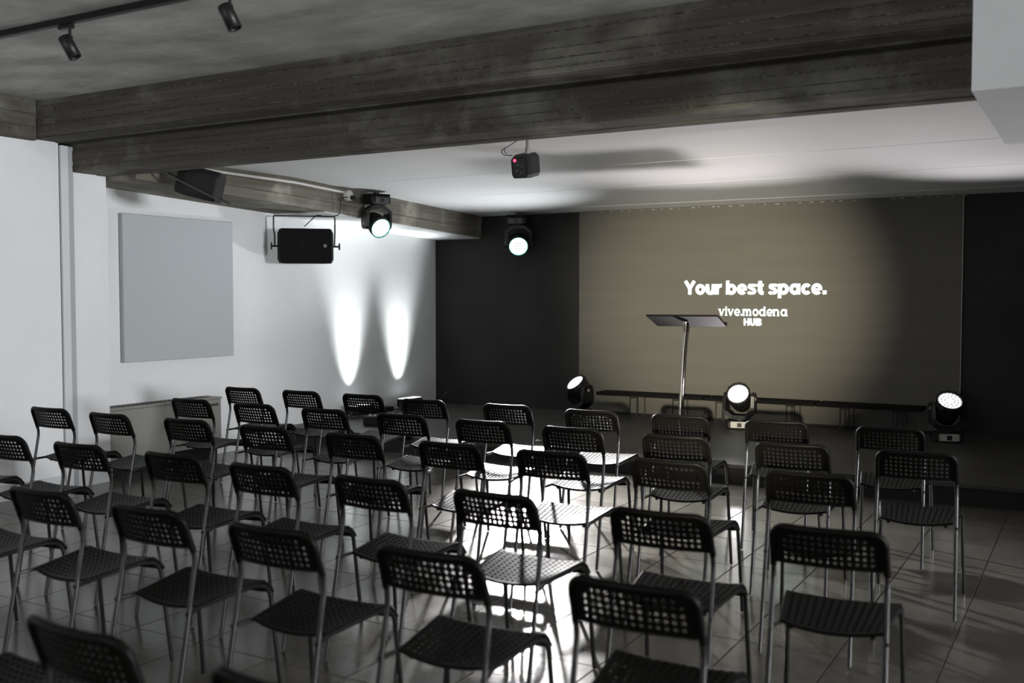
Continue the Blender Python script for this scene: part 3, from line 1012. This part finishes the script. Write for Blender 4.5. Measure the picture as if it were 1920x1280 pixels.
# ------------------------------------------------------------------ lectern
lc = thing('lectern', (-3.40, 9.05, ZS), R(6), 'slim chrome-pole lectern with a tilted black top', 'lectern')
pole = spline([(0.0, 0.0, 0.02), (0.0, 0.01, 0.3), (0.012, 0.015, 0.6), (0.028, 0.01, 0.85), (0.05, 0.0, 1.06)], 6)
MB().tube(pole, 0.019, 14).build('pole', M['chrome'], lc)
MB().lathe([(0.20, 0), (0.20, 0.012), (0.19, 0.018), (0.03, 0.022)], 28).build('base', M['satin'], lc)
MB().lathe([(0.021, 0.0), (0.024, 0.03), (0.036, 0.085), (0.036, 0.095)], 14, Matrix.Translation((0.047, 0.0, 0.995))).build('collar', M['chrome'], lc)
tm = Matrix.Translation((0.045, 0.03, 1.105)) @ Matrix.Rotation(R(-15), 4, 'X')
top = MB().box(-0.335, 0.335, -0.20, 0.20, -0.008, 0.008, tm, ch=0.003).build('top', M['matt'], lc)
MB().box(-0.335, 0.335, 0.185, 0.20, 0.006, 0.035, tm, ch=0.003).build('ledge', M['matt'], top)

# ------------------------------------------------------------------ low benches along the screen
for k, (xa, xb, legs) in enumerate(((-4.86, -3.62, (-4.42, -3.92)), (-3.60, -2.46, (-3.44, -2.70)), (-2.44, -1.45, (-2.165, -1.67)))):
    lab = ['low black bench below the screen beside the turned stage light', 'low black bench below the screen behind the middle stage light',
           'low black bench below the screen near its edge rail'][k]
    b = thing('bench', ((xa + xb) / 2, 10.43, ZS), 0, lab, 'bench', 'low black benches in front of the screen')
    cx = (xa + xb) / 2
    MB().box(xa - cx, xb - cx, -0.14, 0.14, 0.235, 0.27, ch=0.004).build('top', M['matt'], b)
    for lx in legs:
        for dx, dy in ((-0.045, -0.11), (0.045, -0.11), (-0.045, 0.11), (0.045, 0.11)):
            MB().tube([(lx - cx + dx, dy, 0.0), (lx - cx + dx * 0.9, dy, 0.236)], 0.007, 6).build('leg', M['satin'], b)
        MB().tube([(lx - cx - 0.045, -0.11, 0.22), (lx - cx + 0.045, -0.11, 0.22)], 0.005, 6).build('brace', M['satin'], b)

# ------------------------------------------------------------------ loudspeakers
pa, pb = Vector((-7.109, 7.631, 2.32)), Vector((-6.691, 8.025, 2.32))
ang = math.atan2((pb - pa).y, (pb - pa).x)
mid = (pa + pb) / 2
sp = thing('loudspeaker', (mid.x, mid.y, zbeam(mid.y) - 0.022), ang, 'wide black loudspeaker hanging below the concrete side beam', 'loudspeaker')
cz = -0.305
bx = [(-0.275, 0.0), (-0.25, -0.14), (0.25, -0.14), (0.275, 0.0), (0.20, 0.13), (-0.20, 0.13)]
# cabinet lying on its side: wedge plan, chamfered ends
rings = []
for z, kx, ky in ((cz - 0.17, 0.93, 0.95), (cz - 0.13, 1.0, 1.0), (cz + 0.13, 1.0, 1.0), (cz + 0.17, 0.93, 0.95)):
    rings.append([(x * kx, y * ky, z) for x, y in bx])
MB().loft(rings).build('cabinet', M['grille'], sp)
gr = []
for z, kx in ((cz - 0.165, 0.83), (cz - 0.12, 0.90), (cz + 0.12, 0.90), (cz + 0.165, 0.83)):
    gr.append([(x * kx, y, z) for x, y in ((-0.275, -0.135), (-0.27, -0.155), (0.27, -0.155), (0.275, -0.135))])
grille = MB().loft(gr).build('grille', M['grille'], sp)
bd = MB().lathe([(0.017, 0), (0.017, 0.002), (0.0135, 0.002), (0.0135, 0.0)], 20, Matrix.Translation((0.185, -0.1555, cz)) @ Matrix.Rotation(PI / 2, 4, 'X'), caps=False)
bd.box(0.180, 0.190, -0.158, -0.1555, cz - 0.008, cz + 0.009)
bd.build('badge', M['badge'], grille)
MB().lathe([(0.026, 0), (0.026, 0.002), (0.024, 0.002), (0.024, 0)], 20, Matrix.Translation((-0.03, -0.1555, cz)) @ Matrix.Rotation(PI / 2, 4, 'X') @ Matrix.Scale(0.5, 4, (1, 0, 0)), caps=False).build('emblem', M['badge_dim'], grille)
MB().tube(smooth_path([(-0.30, 0, cz + 0.0), (-0.30, 0, cz + 0.12), (-0.31, 0, cz + 0.16), (-0.31, 0, -0.004), (0.29, 0, -0.004), (0.29, 0, cz + 0.14), (0.285, 0, cz)], 3, 0.1), 0.008, 6).build('yoke_bracket', M['dark_grey'], sp)
for s in (-1, 1):
    k = MB()
    k.tube([(s * 0.27, 0, cz), (s * 0.335, 0, cz)], 0.009, 8)
    k.lathe([(0.034, 0), (0.034, 0.014)], 12, Matrix.Translation((s * 0.333 - 0.007, 0, cz)) @ Matrix.Rotation(PI / 2, 4, 'Y'))
    k.build('knob', M['blackmetal'], sp)

# small speaker on a pole from the stage ceiling, with a red light
def box_speaker(loc, rz, tilt, label, sx=1.0, led=True, mb_='blackmetal'):
    r = thing('small_speaker', loc, rz, label, 'speaker')
    Tm = Matrix.Rotation(tilt, 4, 'X')
    prof = [(-0.055, -0.075), (0.055, -0.075), (0.068, -0.05), (0.068, 0.06), (0.045, 0.085), (-0.045, 0.085), (-0.068, 0.06), (-0.068, -0.05)]
    prof = [(x * sx, z * sx) for x, z in prof]
    body = MB().loft([[(x * 0.85, -0.10 * sx, z * 0.9) for x, z in prof], [(x, -0.05 * sx, z) for x, z in prof], [(x, 0.11 * sx, z) for x, z in prof], [(x * .93, 0.12 * sx, z * .93) for x, z in prof]], mx=Tm).build('body', M[mb_], r)
    MB().box(-0.045 * sx, 0.045 * sx, -0.103 * sx, -0.098 * sx, -0.055 * sx, 0.06 * sx, Tm).build('rear_panel', M['satin'], body)
    jm = MB()
    for (jx, jz) in ((-0.02, -0.02), (0.01, -0.03), (0.02, 0.01), (-0.01, 0.02)):
        jm.lathe([(0.006, 0), (0.006, 0.008)], 8, Tm @ Matrix.Translation((jx * sx, -0.102 * sx, jz * sx)) @ Matrix.Rotation(PI / 2, 4, 'X'))
    jm.build('sockets', M['badge_dim'], body)['kind'] = 'stuff'
    if led:
        MB().lathe([(0.011, 0), (0.009, 0.006)], 12, Tm @ Matrix.Translation((-0.03, -0.103 * sx, 0.05)) @ Matrix.Rotation(PI / 2, 4, 'X')).build('indicator', M['red'], body)
    return r


p = at(984, 312, y=6.12)
s1 = box_speaker(p, R(8), R(12), 'small black speaker with red light on a pole behind the cross-beam')
zt_ = zceil(6.12) - p.z
MB().tube([(0.02, 0.0, 0.06), (0.02, 0.0, zt_)], 0.012, 10).tube([(0.02, 0, 0.06), (0.02, 0, 0.12)], 0.018, 10).build('pole', M['grey_plastic'], s1)
MB().tube(spline([(0.01, 0, zt_ - 0.02), (-0.02, -0.02, 0.19), (-0.10, -0.04, 0.14), (-0.15, -0.05, 0.11), (-0.12, -0.08, 0.075), (-0.05, -0.10, 0.065)], 6), 0.003, 6).build('cable', M['cable'], s1)
MB().tube(spline([(-0.13, -0.05, 0.125), (-0.125, -0.06, 0.10), (-0.10, -0.08, 0.08)], 5), 0.0025, 6).build('cable', M['cable'], s1)

p = at(372, 345, x=-6.25)
s2 = box_speaker(p, R(-62), R(-14), 'dark shrouded speaker tucked behind the cross-beam under the side beam', 1.5, False)
MB().box(-0.012, 0.012, -0.02, 0.02, 0.1, zceil(p.y) - p.z).build('hanger', M['dark_grey'], s2)
MB().tube([(-0.11, -0.28, 0.10), (-0.11, 0.22, -0.15)], 0.010, 6).tube([(0.11, -0.28, 0.10), (0.11, 0.22, -0.15)], 0.010, 6).build('bracket_arm', M['dark_grey'], s2)

# ------------------------------------------------------------------ conduit, junction box and cable on the side beam
cd = MB()
cpts = [(XF + 0.02, y, zceil(y) - 0.05 - 0.0) for y in (5.6, 6.5, 7.3, 8.0)]
cd.tube(cpts, 0.013, 8)
tag(cd.build('conduit_pipe', M['conduit']), 'pale conduit pipe running along the concrete side beam', 'pipe')
jb = thing('junction_box', (XF + 0.006, 8.06, zceil(8.06) - 0.075), 0, 'pale round junction box at the end of the conduit', 'junction box')
MB().lathe([(0.055, 0), (0.055, 0.045), (0.045, 0.05)], 18, Matrix.Rotation(PI / 2, 4, 'Y')).build('box', M['conduit'], jb)
MB().lathe([(0.022, 0), (0.022, 0.035)], 12, Matrix.Translation((0.048, 0.015, -0.02)) @ Matrix.Rotation(PI / 2, 4, 'Y')).build('plug', M['cable'], jb)
sc_ = MB().tube(spline([(XF + 0.06, 8.02, 2.48), (XF + 0.05, 7.93, 2.45), (XF + 0.04, 7.92, 2.36), (XF + 0.03, 7.90, 2.295), (-6.60, 7.80, 2.27), (-6.72, 7.80, 2.29), (-6.80, 7.79, 2.24), (-6.86, 7.77, 2.185)], 6), 0.005, 6)
tag(sc_.build('speaker_cable', M['cable']), 'black cable from the junction box to the wide loudspeaker', 'cable')
sc_ = MB().tube(spline([(XF + 0.06, 8.09, 2.48), (XF + 0.09, 8.16, 2.44), (XF + 0.085, 8.19, 2.45), (XF + 0.08, 8.205, 2.475)], 6), 0.005, 6)
tag(sc_.build('power_cable', M['cable']), 'short black cable from junction box to hanging moving head', 'cable')

# ------------------------------------------------------------------ wall panel, fan-coil unit
wp = MB().box(XL + 0.004, XL + 0.055, 5.865, 7.135, 0.925, 2.20, ch=0.006)
tag(wp.build('acoustic_panel', M['panel']), 'square grey-blue acoustic panel on the white wall', 'panel')
fc = thing('fan_coil_unit', (XL, 6.15, 0), 0, 'low beige fan-coil heater against the recessed white wall', 'heater')
MB().box(0.004, 0.20, -0.66, 0.67, 0.12, 0.545, ch=0.006).build('casing', M['fancoil'], fc)
MB().box(0.0, 0.21, -0.665, 0.675, 0.546, 0.565, ch=0.004).build('top_plate', M['fancoil'], fc)
MB().box(0.03, 0.16, -0.64, 0.65, 0.0, 0.12).build('plinth', M['blackmetal'], fc)
MB().box(0.198, 0.206, 0.53, 0.635, 0.487, 0.508, ch=0.002).build('control_flap', M['dark_grey'], fc)
gm = MB()
for k in range(24):
    yy = -0.6 + k * 0.05
    gm.box(0.03, 0.17, yy, yy + 0.012, 0.5645, 0.569)
gm.build('top_grille', M['dark_grey'], fc)['kind'] = 'stuff'

# ------------------------------------------------------------------ ceiling track with two spots
tk = thing('track_rail', (-4.4, 3.49, ZC), 0, 'black lighting track across the concrete ceiling', 'track')
MB().box(-2.3, 2.6, -0.018, 0.018, -0.034, 0.0).build('rail', M['satin'], tk)
MB().box(-2.3, 2.6, -0.006, 0.006, -0.036, -0.033).build('slot', M['dark_grey'], tk)


def track_spot(x, dirx, diry, label):
    r = thing('track_spot', (x, 3.49, ZC - 0.036), 0, label, 'spotlight', 'black cylinder spots on the ceiling track')
    MB().box(-0.05, 0.05, -0.016, 0.016, -0.022, 0, ch=0.003).build('adapter', M['satin'], r)
    MB().tube([(0.03, 0, -0.02), (0.03, 0, -0.075)], 0.008, 8).box(0.022, 0.038, -0.012, 0.012, -0.105, -0.06).build('stem', M['satin'], r)
    d = Vector((dirx, diry, -1)).normalized()
    H = Matrix.Translation((0.025, 0.0, -0.115)) @ d.to_track_quat('Z', 'Y').to_matrix().to_4x4()
    MB().lathe([(0.024, -0.060), (0.031, -0.057), (0.034, -0.050), (0.034, 0.062), (0.030, 0.062), (0.028, 0.05)], 22, H).build('cylinder', M['satin'], r)
    return r


track_spot(-4.69, 0.46, 0.27, 'black cylinder spot on the track nearer the white wall')
track_spot(-3.55, 0.40, 0.23, 'black cylinder spot on the track cut by the picture top')

# ------------------------------------------------------------------ small things on the stage by the wall
cc = MB()
for k, (rx, rz_, dy) in enumerate(((0.075, 0.075, 0.0), (0.06, 0.07, 0.02), (0.07, 0.062, -0.02))):
    pts = [(-6.98 + rx * math.cos(t) * 0.6, 10.40 + dy + rx * math.sin(t) * 0.9, ZS + 0.09 + rz_ * math.sin(t + 0.6)) for t in [2 * PI * i / 24 for i in range(25)]]
    cc.tube(pts, 0.006, 6)
tag(cc.build('cable_coil', M['cable']), 'coil of black cable in the corner of the stage', 'cable')
cc = MB().tube(spline([(-6.98, 10.33, ZS + 0.02), (-6.85, 10.2, ZS + 0.008), (-6.6, 10.25, ZS + 0.008), (-6.4, 10.1, ZS + 0.008)], 8), 0.006, 6)
tag(cc.build('stage_cable', M['cable']), 'black cable lying on stage along the black wall foot', 'cable')
cc = MB().tube(spline([(-6.95, 8.98, ZS + 0.02), (-6.8, 8.8, ZS + 0.008), (-6.72, 8.95, ZS + 0.01), (-6.6, 8.7, ZS + 0.008), (-6.5, 8.85, ZS + 0.008), (-6.9, 9.3, ZS + 0.008), (-6.95, 9.6, ZS + 0.02)], 8), 0.006, 6)
tag(cc.build('uplight_cable', M['cable']), 'black cable looping between the two floor uplights', 'cable')
dv = thing('control_box', (-6.45, 8.42, ZS), R(15), 'small black control box on stage among cables', 'box')
MB().box(-0.14, 0.14, -0.10, 0.10, 0.005, 0.10, ch=0.01).build('case', M['blackmetal'], dv)
km = MB()
for k in range(4):
    km.lathe([(0.011, 0), (0.009, 0.014)], 10, Matrix.Translation((-0.09 + k * 0.06, -0.03, 0.10)))
km.build('knobs', M['badge'], dv)['kind'] = 'stuff'
bp2 = MB().box(-7.22, -7.13, 9.15, 9.60, ZS, ZS + 0.05, ch=0.005)
tag(bp2.build('cable_duct', M['blackmetal']), 'black cable duct lying on stage beside the white wall', 'duct')
for (px_, py_, lab) in ((1010, 826, 'small pale paper scrap on the stage front edge'), (852, 763, 'small pale scrap on stage by the black wall')):
    q = at(px_, py_, z=ZS)
    m_ = MB()
    for k in range(4):
        a_ = random.uniform(0, 6)
        m_.box(-0.03, 0.03, -0.012, 0.012, 0.0 + 0.002 * k, 0.0015 + 0.002 * k, Matrix.Translation((q.x + random.uniform(-.02, .02), q.y + random.uniform(-.02, .02), ZS)) @ Matrix.Rotation(a_, 4, 'Z') @ Matrix.Rotation(0.12 * k, 4, 'X'))
    tag(m_.build('paper_scrap', M['paper']), lab, 'paper')
